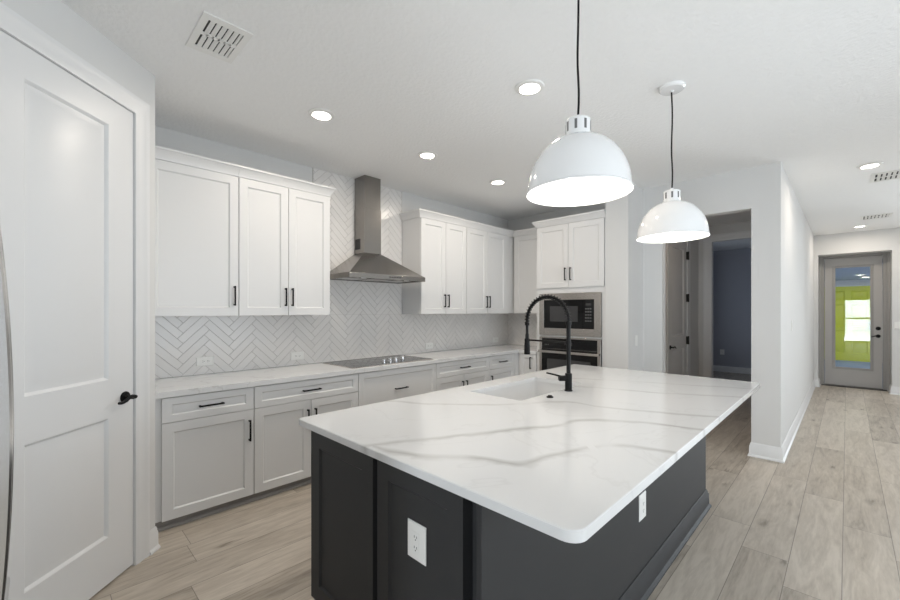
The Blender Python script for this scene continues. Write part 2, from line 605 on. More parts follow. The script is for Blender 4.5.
# pantry wall at 45 degrees, with a door opening; u runs toward the corner
PF = frame((PX, PY, 0), (1, 1, 0))
DR, DL = -0.166, -0.920            # door slab right and left edge along u
DT = 2.552
mb = MB(PF)
mb.box(DR + 0.016, 0, 0, H, -0.12, 0)
mb.box(-1.34, DL - 0.016, 0, H, -0.12, 0)
mb.box(DL - 0.016, DR + 0.016, DT + 0.016, H, -0.12, 0)
struct(mb.build('wall_pantry', M_wall), 'painted angled wall around the white pantry door', 'wall')
struct(box('wall_pantry_side', M_wall, 0, PX - 0.001, PY - 0.11, PY, 0, H), 'pantry side wall at the end of the counter', 'wall')
xk, yk = PX + 1.34 * s2, PY - 1.34 * s2
struct(MB().box(xk - 0.12, xk, -1.09, yk, 0, H).box(xk, 3.05, -1.09, -0.97, 0, H).box(2.93, 3.05, -4.5, -1.09, 0, H).build('wall_fridge', M_wall),
       'painted alcove wall behind the refrigerator', 'wall')
struct(MB().box(2.93, 3.65, -4.62, -4.5, 0, H).box(4.75, 6.0, -4.62, -4.5, 0, H).box(3.65, 4.75, -4.62, -4.5, 2.25, H).build('wall_rear', M_wall),
       'painted wall with the patio door', 'wall')
mb = MB()
for a, b in ((-4.62, 0.7), (3.7, 5.3)):
    mb.box(6.0, 6.12, a, b, 0, H)
mb.box(6.12, 9.0, 5.18, 5.3, 0, H).box(9.0, 9.12, 5.18, 10.78, 0, H)
for a, b in ((0.7, 3.7),):
    mb.box(6.0, 6.12, a, b, 0, 0.25)
    mb.box(6.0, 6.12, a, b, 2.65, H)
struct(mb.build('wall_right', M_wall), 'painted wall with the great room windows', 'wall')


def window(name, a, b, label):
    w = struct_empty(name, (6.06, (a + b) / 2, 0.25), label, 'window')
    m = MB()
    for y in (a, (a + b) / 2 - 0.03, b - 0.06):
        m.box(6.03, 6.09, y, y + 0.06, 0.25, 2.65)
    m.box(6.03, 6.09, a, b, 0.25, 0.31).box(6.03, 6.09, a, b, 2.59, 2.65)
    m.build('window_frame', M_trim, w)
    MB().box(6.055, 6.06, a + 0.06, b - 0.06, 0.31, 2.59).build('pane', M_glass, w)


w1 = struct_empty('window_1', (7.0, 10.6, 0.25), 'wide white framed great room window to the right of the hall end', 'window')
m = MB()
for x in (5.4, 6.97, 8.54):
    m.box(x, x + 0.06, 10.58, 10.64, 0.25, 2.65)
m.box(5.4, 8.6, 10.58, 10.64, 0.25, 0.31).box(5.4, 8.6, 10.58, 10.64, 2.59, 2.65)
m.build('window_frame', M_trim, w1)
MB().box(5.46, 8.54, 10.605, 10.61, 0.31, 2.59).build('pane', M_glass, w1)
window('window_2', 0.7, 3.7, 'tall white framed great room window opposite the island')

pd = struct_empty('door_4', (4.2, -4.56, 0), 'white framed glass patio door behind the kitchen', 'door')
MB().box(3.65, 3.73, -4.6, -4.52, 0, 2.25).box(4.67, 4.75, -4.6, -4.52, 0, 2.25).box(3.73, 4.67, -4.6, -4.52, 2.15, 2.25).box(3.73, 4.67, -4.6, -4.52, 0, 0.12).box(3.73, 4.67, -4.6, -4.52, 1.05, 1.12).build('door_frame', M_trim, pd)
MB().box(3.73, 4.67, -4.565, -4.56, 0.12, 2.15).build('pane', M_glass, pd)

# passage and side room
struct(MB().box(1.86, 1.98, 5.27, 6.28, 0, H).box(1.86, 1.98, 7.24, 7.9, 0, H).box(1.86, 1.98, 6.28, 7.24, 2.57, H).build('wall_vestibule', M_wall),
       'passage wall around the white side door', 'wall')
struct(MB().box(1.86, 2.155, 7.9, 8.02, 0, H).box(3.08, 3.22, 7.9, 8.02, 0, H).box(2.155, 3.08, 7.9, 8.02, 2.61, H).build('wall_passage_end', M_wall),
       'passage end wall with a doorway to a dark room', 'wall')
struct(MB().box(0.35, 3.22, 11.3, 11.42, 0, H).box(0.35, 0.47, 8.02, 8.95, 0, H).box(0.35, 0.47, 10.25, 11.3, 0, H).box(0.35, 0.47, 8.95, 10.25, 0, 0.85).box(0.35, 0.47, 8.95, 10.25, 2.15, H).box(0.35, 1.86, 7.9, 8.02, 0, H).build('wall_side_room', M_bluewall),
       'slate grey wall of the dark room beyond the passage', 'wall')
w3 = struct_empty('window_3', (0.41, 9.6, 0.85), 'small window of the dark side room', 'window')
MB().box(0.38, 0.44, 8.95, 9.01, 0.85, 2.15).box(0.38, 0.44, 10.19, 10.25, 0.85, 2.15).box(0.38, 0.44, 9.01, 10.19, 0.85, 0.91).box(0.38, 0.44, 9.01, 10.19, 2.09, 2.15).build('window_frame', M_trim, w3)
MB().box(0.405, 0.41, 9.01, 10.19, 0.91, 2.09).build('pane', M_glass, w3)
struct(box('floor_side_room', M_floor, 0.35, 2.6, 10.9, 11.42, -0.05, 0))

# ------------------------------------------------------------------ baseboards, casings
BASE = [(0, 0), (0.028, 0), (0.028, 0.010), (0.017, 0.026), (0.016, 0.100), (0.011, 0.112), (0.011, 0.120), (0.004, 0.135), (0, 0.135)]


def baseboard(name, segs):
    m = MB()
    for s in segs:
        m.sweep(BASE, *s)
    return struct(m.build(name, M_trim))


baseboard('baseboard_passage', [((3.113, 4.95, 0), (3.34, 4.95, 0), (0, -1, 0), 1, 1), ((3.113, 5.07, 0), (3.113, 4.95, 0), (-1, 0, 0), 0, 1)])
baseboard('baseboard_hall', [((3.34, 4.95, 0), (3.34, 10.3, 0), (1, 0, 0), 1, -1)])
baseboard('baseboard_end', [((3.34, 10.3, 0), (3.40, 10.3, 0), (0, -1, 0), -1, 1), ((4.343, 10.3, 0), (9.0, 10.3, 0), (0, -1, 0), 1, 0),
                            ((3.40, 10.3, 0), (3.40, 10.66, 0), (1, 0, 0), 1, 0), ((4.343, 10.66, 0), (4.343, 10.3, 0), (-1, 0, 0), 0, 1)])
baseboard('baseboard_oven', [((1.838, 4.50, 0), (2.09, 4.50, 0), (0, -1, 0), 0, 1), ((2.09, 4.50, 0), (2.09, 4.95, 0), (1, 0, 0), 1, -1), ((2.09, 4.95, 0), (2.295, 4.95, 0), (0, -1, 0), -1, 0)])
pc = Vector((PX, PY, 0))
ud = Vector((-s2, s2, 0))
baseboard('baseboard_pantry', [(pc + ud * (DR + 0.096), pc, (1, 1, 0), 0, 0.3)])
baseboard('baseboard_side_room', [((0.47, 11.3, 0), (3.22, 11.3, 0), (0, -1, 0), 0, 0)])

CAS = [(0, 0), (0.007, 0), (0.010, 0.008), (0.013, 0.022), (0.014, 0.058), (0.019, 0.066), (0.019, 0.082), (0, 0.082)]


def casing(name, F, u0, u1, top, wid=0.082):
    """mitred door casing around u0..u1 up to top, on frame F"""
    m = MB(F)
    loops = []
    k = wid / 0.082
    for (u, v, du, dv) in ((u0, 0, -1, 0), (u0, top, -1, 1), (u1, top, 1, 1), (u1, 0, 1, 0)):
        loops.append([(u + du * q[1] * k, v + dv * q[1] * k, q[0]) for q in CAS])
    m.loops(loops)
    return struct(m.build(name, M_trim))


casing('trim_1', PF, DL - 0.004, DR + 0.004, DT + 0.004, 0.092)
mb = MB(PF)
mb.box(DL - 0.016, DL - 0.003, 0, DT + 0.003, -0.12, 0).box(DR + 0.003, DR + 0.016, 0, DT + 0.003, -0.12, 0).box(DL - 0.016, DR + 0.016, DT + 0.003, DT + 0.016, -0.12, 0)
struct(mb.build('trim_2', M_trim))
VF = frame((1.98, 0, 0), (1, 0, 0))
casing('trim_3', VF, 6.29, 7.23, 2.56, 0.10)
EF = frame((0, 7.9, 0), (0, -1, 0))
casing('trim_4', EF, 2.165, 3.07, 2.60, 0.11)
mb = MB()
mb.box(2.155, 2.172, 7.899, 8.02, 0, 2.595).box(3.063, 3.08, 7.899, 8.02, 0, 2.595).box(2.155, 3.08, 7.899, 8.02, 2.595, 2.61)
struct(mb.build('trim_5', M_trim))

PANEL_STEPS = [(0.006, 0.004), (0.013, 0.013), (0.019, 0.013), (0.050, 0.004)]


def lever_handle(F, u, v, dirn, parent, label=None):
    """round rosette, neck and curved lever; dirn = +1 / -1 along u"""
    m = MB(F)
    m.lathe([(0.030, 0.0), (0.032, 0.004), (0.030, 0.010), (0.014, 0.013), (0.011, 0.020), (0.011, 0.052)], (u, v, 0), 24)
    pts, rr = [], []
    for i in range(9):
        k = i / 8
        pts.append((u + dirn * (0.115 * k - 0.012), v + 0.010 * math.sin(k * 5.5) - 0.004 * k, 0.052 + 0.006 * math.sin(k * 3.1)))
        rr.append(0.0105 - 0.0035 * k)
    m.tube(pts, rr, 12)
    return m.build('door_handle', M_black, parent)


# pantry door
d1 = struct_empty('door_1', pc + ud * ((DL + DR) / 2), 'tall white two panel pantry door with black lever handle', 'door')
FD = frame(tuple(pc - Vector((s2, s2, 0)) * 0.042), (1, 1, 0))
m = MB(FD)
pl, pr = DL + 0.165, DR - 0.165
m.panel_front(DL, DR, 0.012, DT, 0.038, [(pl, pr, 1.078, 2.415), (pl, pr, 0.255, 0.876)], PANEL_STEPS)
m.build('door_slab', M_trim, d1)
FH = frame(tuple(pc - Vector((s2, s2, 0)) * 0.004), (1, 1, 0))
lever_handle(FH, DR - 0.062, 0.965, -1, d1)

# passage side door: hinges on the far side
d3 = struct_empty('door_3', (1.96, 6.76, 0), 'white two panel side door with black hinges in the dim passage', 'door')
m = MB(frame((1.932, 0, 0), (1, 0, 0)))
m.panel_front(6.30, 7.215, 0.012, 2.545, 0.04, [(6.46, 7.06, 1.06, 2.39), (6.46, 7.06, 0.25, 0.86)], PANEL_STEPS)
m.build('door_slab', M_trim, d3)
FV = frame((1.972, 0, 0), (1, 0, 0))
lever_handle(FV, 6.37, 0.91, 1, d3)
for z in (0.31, 0.97, 1.64, 2.31):
    mh = MB(FV).box(7.185, 7.240, z - 0.06, z + 0.06, 0.0, 0.026)
    mh.tube([(7.215, z - 0.065, 0.026), (7.215, z + 0.065, 0.026)], 0.012, 12)
    mh.build('hinge', M_hinge, d3)

# hall door with glass
YD = 10.70
d2 = struct_empty('door_2', (3.87, YD, 0), 'grey exterior door with a tall glass lite at the hall end', 'door')
FE = frame((0, YD, 0), (0, -1, 0))
m = MB()
m.box(3.402, 3.478, YD - 0.04, YD + 0.07, 0, 2.483).box(4.252, 4.341, YD - 0.04, YD + 0.07, 0, 2.483).box(3.478, 4.252, YD - 0.04, YD + 0.07, 2.445, 2.483)
m.box(3.402, 3.44, YD - 0.09, YD - 0.04, 0, 2.483).box(4.30, 4.341, YD - 0.09, YD - 0.04, 0, 2.483).box(3.44, 4.30, YD - 0.09, YD - 0.04, 2.462, 2.483)
m.build('door_frame', M_extframe, d2, 0.003)
MB().box(3.44, 4.30, YD - 0.10, YD + 0.07, 0.0, 0.018).build('threshold', mat('dark_threshold', (0.06, 0.055, 0.05), 0.5), d2)
m = MB()
gx0, gx1, gz0, gz1 = 3.597, 4.128, 0.335, 2.285
m.box(3.483, gx0, YD, YD + 0.045, 0.022, 2.44).box(gx1, 4.247, YD, YD + 0.045, 0.022, 2.44).box(gx0, gx1, YD, YD + 0.045, 0.022, gz0).box(gx0, gx1, YD, YD + 0.045, gz1, 2.44)
m.build('door_slab', M_extdoor, d2)
m = MB(FE)
w = 0.035
m.box(gx0 - 0.006, gx0 + w, gz0 - 0.006, gz1 + 0.006, -0.004, 0.014).box(gx1 - w, gx1 + 0.006, gz0 - 0.006, gz1 + 0.006, -0.004, 0.014)
m.box(gx0 + w, gx1 - w, gz0 - 0.006, gz0 + w, -0.004, 0.014).box(gx0 + w, gx1 - w, gz1 - w, gz1 + 0.006, -0.004, 0.014)
m.build('glass_frame', M_extframe, d2, 0.003)
MB().box(gx0, gx1, YD + 0.018, YD + 0.024, gz0, gz1).build('pane', M_glass, d2)
lever_handle(FE, 4.195, 0.975, -1, d2)
MB(FE).lathe([(0.032, 0), (0.034, 0.006), (0.030, 0.014), (0.016, 0.018), (0.015, 0.030)], (4.195, 1.115, 0), 24).build('deadbolt', M_black, d2)

# porch beyond the glass with the lime door
YP = 16.2
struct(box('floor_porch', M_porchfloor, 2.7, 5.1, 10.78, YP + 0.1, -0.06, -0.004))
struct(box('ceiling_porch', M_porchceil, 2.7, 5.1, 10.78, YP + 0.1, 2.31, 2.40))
struct(MB().box(2.58, 2.7, 10.78, YP + 0.1, 0, 2.4).box(2.7, 3.28, YP, YP + 0.1, 0, 2.31).box(4.36, 5.1, YP, YP + 0.1, 0, 2.31).box(3.28, 4.36, YP, YP + 0.1, 2.14, 2.31).build('wall_porch', M_trim), 'white porch wall around the lime green door', 'wall')
struct(box('ground', M_ground, -6, 16, -14, 26, -0.3, -0.07))
d5 = struct_empty('door_5', (3.82, YP, 0), 'lime green panelled door seen through the glass of the hall door', 'door')
FL = frame((0, YP + 0.02, 0), (0, -1, 0))
m = MB(FL)
rects = []
for a, b in ((3.42, 3.74), (3.88, 4.20)):
    rects += [(a, b, 1.72, 2.0), (a, b, 0.98, 1.62), (a, b, 0.22, 0.88)]
m.panel_front(3.30, 4.34, 0.01, 2.13, 0.05, rects, [(0.02, 0.02), (0.035, 0.02), (0.06, 0.006)])
m.build('door_slab', M_lime, d5)
FL2 = frame((0, YP - 0.03, 0), (0, -1, 0))
lever_handle(FL2, 4.235, 0.95, -1, d5)
MB(FL2).lathe([(0.035, 0), (0.034, 0.012), (0.018, 0.020)], (4.235, 1.09, 0), 20).build('deadbolt', M_black, d5)

# ------------------------------------------------------------------ backsplash tile
TL, TW = 0.2645, 0.058


def herring(m, region, to3, y_valley, z0):
    a0, a1, b0, b1 = region
    bm = bmesh.new()
    g = 0.0013
    r2 = math.sqrt(0.5)
    i0 = int((a0 - y_valley) / (TL * 2 * r2)) - 2
    i1 = int((a1 - y_valley) / (TL * 2 * r2)) + 2
    for i in range(i0, i1 + 1):
        k0 = int((b0 - z0) / (TW * 2 * r2)) - 6
        k1 = int((b1 - z0) / (TW * 2 * r2)) + 6
        for k in range(k0, k1 + 1):
            ox, oy = k * TW + i * TL, k * TW - i * TL
            for (x0, x1, y0, y1) in ((ox, ox + TL, oy, oy + TW), (ox - TW, ox, oy, oy + TL)):
                corners = [(x0 + g, y0 + g), (x1 - g, y0 + g), (x1 - g, y1 - g), (x0 + g, y1 - g)]
                e = 0.0016
                inner = [(x0 + g + e, y0 + g + e), (x1 - g - e, y0 + g + e), (x1 - g - e, y1 - g - e), (x0 + g + e, y1 - g - e)]
                lo = [bm.verts.new(((p - q) * r2 + y_valley, (p + q) * r2 + z0, 0.004)) for p, q in corners]
                hi0 = [bm.verts.new(((p - q) * r2 + y_valley, (p + q) * r2 + z0, 0.0068)) for p, q in corners]
                hi = [bm.verts.new(((p - q) * r2 + y_valley, (p + q) * r2 + z0, 0.008)) for p, q in inner]
                for A, B in ((lo, hi0), (hi0, hi)):
                    for j in range(4):
                        bm.faces.new([A[j], A[(j + 1) % 4], B[(j + 1) % 4], B[j]])
                bm.faces.new(hi)
    for co, no in (((a0, 0, 0), (-1, 0, 0)), ((a1, 0, 0), (1, 0, 0)), ((0, b0, 0), (0, -1, 0)), ((0, b1, 0), (0, 1, 0))):
        geom = bm.verts[:] + bm.edges[:] + bm.faces[:]
        bmesh.ops.bisect_plane(bm, geom=geom, plane_co=co, plane_no=no, clear_outer=True)
    vm = {}
    for q in bm.verts:
        vm[q] = m.v(*to3(q.co))
    for f in bm.faces:
        m.face([vm[q] for q in f.verts])
    bm.free()


bs = thing('tile_backsplash', (0, 2.8, 0.916), 'white glossy herringbone tile backsplash from counter up behind the range hood', 'backsplash')
m = MB()
left3 = lambda c: (c.z, c.x, c.y)
herring(m, (PY + 0.001, YB - 0.009, 0.917, 1.397), left3, 0.808, 0.93)
herring(m, (1.909, 3.029, 1.3985, H - 0.001), left3, 0.808, 0.93)
back3 = lambda c: (c.x, YB - c.z, c.y)
herring(m, (0.009, 0.921, 0.917, 1.397), back3, 0.30, 0.95)
m.build('herringbone_tiles', M_tile, bs, smooth=False, recalc=False)
m = MB()
m.box(0.0005, 0.005, PY + 0.001, YB - 0.001, 0.9165, 1.3975).box(0.0005, 0.005, 1.909, 3.029, 1.3975, H - 0.001).box(0.005, 0.921, YB - 0.005, YB - 0.0005, 0.9165, 1.3975)
m.build('grout', M_grout, bs)
m = MB()
for y in (1.9065, 3.029):
    MB().box(0.0005, 0.009, y, y + 0.0025, 2.589, H - 0.001).build('edge_trim', M_steel, bs)

# ------------------------------------------------------------------ cabinets
CROWN = [(0, 0), (0.012, 0), (0.014, 0.018), (0.040, 0.058), (0.046, 0.064), (0.050, 0.066), (0.050, 0.080), (0, 0.080)]


def pull(F, u, v, vertical, parent, L=0.155, n0=0.0):
    m = MB(F)
    h = L / 2
    w = 0.0055
    if vertical:
        m.box(u - w, u + w, v - h, v + h, n0 + 0.022, n0 + 0.032)
        for s in (-1, 1):
            m.box(u - w, u + w, v + s * (h - 0.008) - 0.006, v + s * (h - 0.008) + 0.006, n0, n0 + 0.023)
    else:
        m.box(u - h, u + h, v - w, v + w, n0 + 0.022, n0 + 0.032)
        for s in (-1, 1):
            m.box(u + s * (h - 0.008) - 0.006, u + s * (h - 0.008) + 0.006, v - w, v + w, n0, n0 + 0.023)
    return m.build('handle', M_black, parent, 0.0012)


G = 0.0026
FU = frame((0.331, 0, 0), (1, 0, 0))     # upper carcass face on range wall
DTOP = 2.497
UB, UT = 1.400, 2.505


def upper_unit(y0, y1, doors, label, handles, crown, d0=None, d1=None):
    """doors: split points; handles: list of (door index, y)"""
    t = thing('upper_cabinet', (0.17, (y0 + y1) / 2, UB), label, 'cabinet', 'white upper cabinets on the range wall')
    box('body', M_cab, 0.009, 0.330, y0, y1, UB, UT, t)
    ds = []
    for a, b in zip(doors, doors[1:]):
        ds.append(MB(FU).shaker(a + G, b - G, UB + 0.001, DTOP).build('door', M_cab, t))
    for i, y in handles:
        pull(FU, y, 1.556, True, ds[i], n0=0.020)
    m = MB()
    for c in crown:
        m.sweep([(q[0], q[1] + UT) for q in CROWN], *c)
    m.build('crown_moulding', M_cab, t)
    return t


upper_unit(PY + 0.003, 1.1115, [0.515, 1.1115], 'single door white upper cabinet next to the pantry wall', [(0, 1.077)],
           [((0.330, PY + 0.003, 0), (0.330, 1.1115, 0), (1, 0, 0), 0, 0)])
upper_unit(1.1125, 1.904, [1.1125, 1.511, 1.904], 'double door white upper cabinet just left of the steel range hood', [(0, 1.482), (1, 1.540)],
           [((0.330, 1.1125, 0), (0.330, 1.904, 0), (1, 0, 0), 0, 1), ((0.330, 1.904, 0), (0.012, 1.904, 0), (0, 1, 0), 1, 0)])
upper_unit(3.034, 3.797, [3.034, 3.430, 3.797], 'double door white upper cabinet just right of the steel range hood', [(0, 3.400), (1, 3.460)],
           [((0.330, 3.034, 0), (0.330, 3.797, 0), (1, 0, 0), 1, 0), ((0.012, 3.034, 0), (0.330, 3.034, 0), (0, -1, 0), 0, 1)])
upper_unit(3.798, YB - 0.010, [3.80, 4.215, 4.64], 'double door white upper cabinet reaching the room corner', [(0, 4.185), (1, 4.245)],
           [((0.330, 3.798, 0), (0.330, 4.819, 0), (1, 0, 0), 0, -1)])
# upper cabinet on the back wall
t = thing('upper_cabinet', (0.63, 4.98, UB), 'narrow white upper cabinet in the corner beside the tall oven cabinet', 'cabinet', None)
box('body', M_cab, 0.352, 0.921, 4.820, YB - 0.010, UB, UT, t)
FB = frame((0, 4.819, 0), (0, -1, 0))
MB(FB).shaker(0.385, 0.918, UB + 0.001, DTOP).build('door', M_cab, t)
MB().sweep([(q[0], q[1] + UT) for q in CROWN], (0.331, 4.819, 0), (0.921, 4.819, 0), (0, -1, 0), -1, 0).build('crown_moulding', M_cab, t)

# base cabinets
FBASE = frame((0.611, 0, 0), (1, 0, 0))
BZ0, BZ1 = 0.070, 0.868
DRZ = 0.708


def base_body(t, y0, y1):
    box('body', M_cab, 0.009, 0.610, y0, y1, 0.069, 0.873, t)
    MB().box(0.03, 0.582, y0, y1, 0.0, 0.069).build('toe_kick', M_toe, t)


def base_unit(y0, y1, drawers, doors, label, dh):
    t = thing('base_cabinet', (0.31, (y0 + y1) / 2, 0), label, 'cabinet', 'white base cabinets along the range wall')
    base_body(t, y0, y1)
    for z0, z1, a, b in drawers:
        d = MB(FBASE).shaker(a + G, b - G, z0, z1, rail=0.052).build('drawer_front', M_cab, t)
        pull(FBASE, (a + b) / 2, (z0 + z1) / 2, False, d, n0=0.020)
    for (a, b), hy in zip(doors, dh):
        d = MB(FBASE).shaker(a + G, b - G, BZ0, DRZ - 0.004).build('door', M_cab, t)
        pull(FBASE, hy, 0.555, True, d, n0=0.020)
    return t


base_unit(PY + 0.003, 1.1265, [(DRZ, BZ1, 0.555, 1.1265)], [(0.555, 1.1265)], 'white base cabinet with one drawer and one door beside the pantry wall', [1.092])
base_unit(1.1275, 2.031, [(DRZ, BZ1, 1.1275, 2.031)], [(1.1275, 1.578), (1.578, 2.031)], 'white base cabinet with a wide drawer and two doors left of the cooktop', [1.545, 1.611])
base_unit(2.032, 3.003, [(0.482, BZ1, 2.032, 3.003), (BZ0, 0.478, 2.032, 3.003)], [], 'white base cabinet with deep drawers under the black cooktop', [])
base_unit(3.004, 3.906, [(DRZ, BZ1, 3.004, 3.906)], [(3.004, 3.447), (3.447, 3.906)], 'white base cabinet with a wide drawer and two doors right of the cooktop', [3.414, 3.480])
t = base_unit(3.907, YB - 0.010, [(DRZ, BZ1, 3.907, 4.45)], [(3.907, 4.45)], 'white base cabinet with a small drawer and door before the corner', [3.942])
box('filler', M_cab, 0.6105, 0.6325, 4.453, 4.5405, 0.069, 0.873, t)
t = thing('base_cabinet', (0.77, 4.83, 0), 'narrow white one door base cabinet between the corner and ovens', 'cabinet')
box('body', M_cab, 0.633, 0.921, 4.541, YB - 0.010, 0.069, 0.873, t)
FBB = frame((0, 4.540, 0), (0, -1, 0))
d = MB(FBB).shaker(0.665, 0.916, BZ0, BZ1, rail=0.05).build('door', M_cab, t)
pull(FBB, 0.835, 0.755, True, d, n0=0.020)
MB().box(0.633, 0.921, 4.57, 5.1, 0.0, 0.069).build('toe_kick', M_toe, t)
# shoe moulding along the toe kick
m = MB().sweep([(0, 0), (0.016, 0), (0.016, 0.010), (0.006, 0.020), (0, 0.020)], (0.583, PY + 0.03, 0), (0.583, 4.55, 0), (1, 0, 0), 0, 0)
struct(m.build('trim_6', M_toe))

# range counter, L shaped
m = MB()
lp = [(0.0095, PY + 0.002), (0.648, PY + 0.002), (0.648, 4.508), (0.921, 4.508), (0.921, YB - 0.0095), (0.0095, YB - 0.0095)]
m.loops([[(x, y, 0.8745) for x, y in lp], [(x, y, 0.9155) for x, y in lp]])
tag(m.build('kitchen_countertop', M_quartz2, None, 0.002), 'white quartz L shaped countertop along the backsplash', 'countertop')

# ------------------------------------------------------------------ tall oven cabinet
YF = 4.521
t = thing('oven_cabinet', (1.38, 4.83, 0), 'tall white cabinet housing the microwave and wall oven', 'cabinet')
m = MB()
m.box(0.926, 0.972, YF, YB - 0.002, 0.0, 2.505).box(1.788, 1.834, YF, YB - 0.002, 0.0, 2.505)
m.box(0.972, 1.788, YF, YB - 0.002, 1.655, 2.505).box(0.972, 1.788, YF, YB - 0.002, 0.0, 0.36).box(0.972, 1.788, YF, YB - 0.002, 1.112, 1.128).box(0.972, 1.788, 5.10, YB - 0.002, 0.36, 1.655)
m.build('body', M_cab, t)
FT = frame((0, YF - 0.001, 0), (0, -1, 0))
d = MB(FT).shaker(0.938 + G, 1.377 - G, 1.722, DTOP).build('door', M_cab, t)
pull(FT, 1.342, 1.885, True, d, n0=0.020)
d = MB(FT).shaker(1.377 + G, 1.822 - G, 1.722, DTOP).build('door', M_cab, t)
pull(FT, 1.412, 1.885, True, d, n0=0.020)
d = MB(FT).shaker(0.938 + G, 1.822 - G, 0.09, 0.345).build('drawer_front', M_cab, t)
pull(FT, 1.38, 0.22, False, d, n0=0.020)
CRT = [(q[0], q[1] + 2.505) for q in CROWN]
MB().sweep(CRT, (0.926, YF, 0), (1.834, YF, 0), (0, -1, 0), 1, 0).sweep(CRT, (0.926, 4.76, 0), (0.926, YF, 0), (-1, 0, 0), 0, 1).build('crown_moulding', M_cab, t)

# microwave
FM = frame((0, YF - 0.001, 0), (0, -1, 0))
t = thing('microwave', (1.38, 4.70, 1.13), 'built in steel framed microwave with black glass front', 'microwave')
MB().box(1.0, 1.76, YF + 0.002, 5.0, 1.14, 1.64).build('body', M_steel_h, t)
m = MB(FM)
a0, a1, c0, c1 = 0.975, 1.785, 1.132, 1.651
g0, g1, h0, h1 = 1.043, 1.704, 1.222, 1.572
m.box(a0, g0, c0, c1, 0, 0.022).box(g1, a1, c0, c1, 0, 0.022).box(g0, g1, c0, h0, 0, 0.022).box(g0, g1, h1, c1, 0, 0.022)
m.build('trim_frame', M_steel, t, 0.002)
MB(FM).box(g0 + 0.002, 1.560, h0 + 0.002, h1 - 0.002, 0, 0.016).build('door', M_gloss_black, t)
dw = MB(FM).box(1.125, 1.500, 1.305, 1.495, 0.0162, 0.0185).build('window', M_screen, t)
cp = MB(FM).box(1.562, g1 - 0.002, h0 + 0.002, h1 - 0.002, 0, 0.016).build('control_panel', M_gloss_black, t)
MB(FM).box(1.60, 1.665, 1.500, 1.525, 0.0162, 0.0175).build('display', M_screen, cp)
grey = mat('button_grey', (0.14, 0.14, 0.14), 0.5)
for r in range(5):
    for c in range(3):
        MB(FM).box(1.594 + c * 0.028, 1.612 + c * 0.028, 1.455 - r * 0.036, 1.468 - r * 0.036, 0.0162, 0.0178).build('button', grey, cp)

# wall oven
t = thing('wall_oven', (1.38, 4.72, 0.37), 'built in steel wall oven with bar handle under the microwave', 'oven')
MB().box(1.0, 1.76, YF + 0.002, 5.05, 0.375, 1.095).build('body', M_steel_h, t)
MB(FM).box(0.978, 1.013, 0.365, 1.108, 0, 0.024).box(1.743, 1.782, 0.365, 1.108, 0, 0.024).box(1.013, 1.743, 1.094, 1.108, 0, 0.024).box(1.013, 1.743, 0.365, 0.385, 0, 0.024).build('trim_frame', M_steel, t, 0.002)
cp = MB(FM).box(1.015, 1.741, 0.968, 1.092, 0, 0.020).build('control_panel', M_gloss_black, t)
for k in range(3):
    MB(FM).box(1.055 + k * 0.022, 1.066 + k * 0.022, 1.010, 1.018, 0.0202, 0.0215).build('button', grey, cp)
MB(FM).box(1.33, 1.43, 1.02, 1.05, 0.0202, 0.0212).build('display', M_screen, cp)
dd = MB(FM).box(1.015, 1.741, 0.387, 0.960, 0, 0.026).build('door', M_gloss_black, t)
MB(FM).box(1.09, 1.665, 0.50, 0.84, 0.0262, 0.0280).build('window', M_screen, dd)
m = MB(FM).box(0.985, 1.775, 0.914, 0.944, 0.050, 0.070)
for u in (1.02, 1.72):
    m.box(u, u + 0.025, 0.918, 0.940, 0.026, 0.051)
m.build('handle', M_steel, dd, 0.003)

# ------------------------------------------------------------------ range hood
t = thing('range_hood', (0.24, 2.505, 1.755), 'stainless steel chimney range hood on the tile wall above the cooktop', 'range hood')
X0 = 0.0095
y0, y1, xf = 2.035, 2.985, 0.475
ca, cb, cx = 2.378, 2.588, 0.205
m = MB()
m.loops([[(X0, y0, 1.757), (xf, y0, 1.757), (xf, y1, 1.757), (X0, y1, 1.757)], [(X0, y0, 1.803), (xf, y0, 1.803), (xf, y1, 1.803), (X0, y1, 1.803)],
         [(X0, ca, 2.045), (cx, ca, 2.045), (cx, cb, 2.045), (X0, cb, 2.045)]], cap0=False)
# underside: rim, sunken filters
m.loops([[(X0, y0, 1.757), (xf, y0, 1.757), (xf, y1, 1.757), (X0, y1, 1.757)], [(X0 + .02, y0 + 0.02, 1.757), (xf - 0.02, y0 + 0.02, 1.757), (xf - 0.02, y1 - 0.02, 1.757), (X0 + .02, y1 - 0.02, 1.757)],
         [(X0 + .02, y0 + 0.02, 1.772), (xf - 0.02, y0 + 0.02, 1.772), (xf - 0.02, y1 - 0.02, 1.772), (X0 + .02, y1 - 0.02, 1.772)]], cap0=False)
m.build('canopy', M_steel_h, t, 0.0015)
m = MB()
for k in range(3):
    a = y0 + 0.06 + k * 0.285
    m.box(X0 + 0.05, 0.33, a, a + 0.26, 1.762, 1.771)
m.build('filter', M_steel, t)
for yy in (2.24, 2.78):
    MB().lathe([(0.028, 0), (0.028, 0.012)], (0.40, yy, 1.760), 20).build('hood_light', M_plastic, t)
MB().box(X0, cx, ca, cb, 2.045, 2.52).build('chimney_lower', M_steel_h, t, 0.0015)
MB().box(X0, cx - 0.004, ca + 0.004, cb - 0.004, 2.52, H - 0.002).build('chimney_upper', M_steel_h, t, 0.0015)
m = MB()
m.box(0.03, 0.125, ca - 0.0015, ca, 2.09, 2.20)
for k in range(6):
    m.box(0.034, 0.121, ca - 0.0035, ca - 0.0015, 2.098 + k * 0.017, 2.106 + k * 0.017)
m.build('vent_grille', M_slot, t)
m = MB()
for k in range(5):
    m.box(xf, xf + 0.004, 2.50 + k * 0.032, 2.514 + k * 0.032, 1.774, 1.788)
m.build('button', M_slot, t)

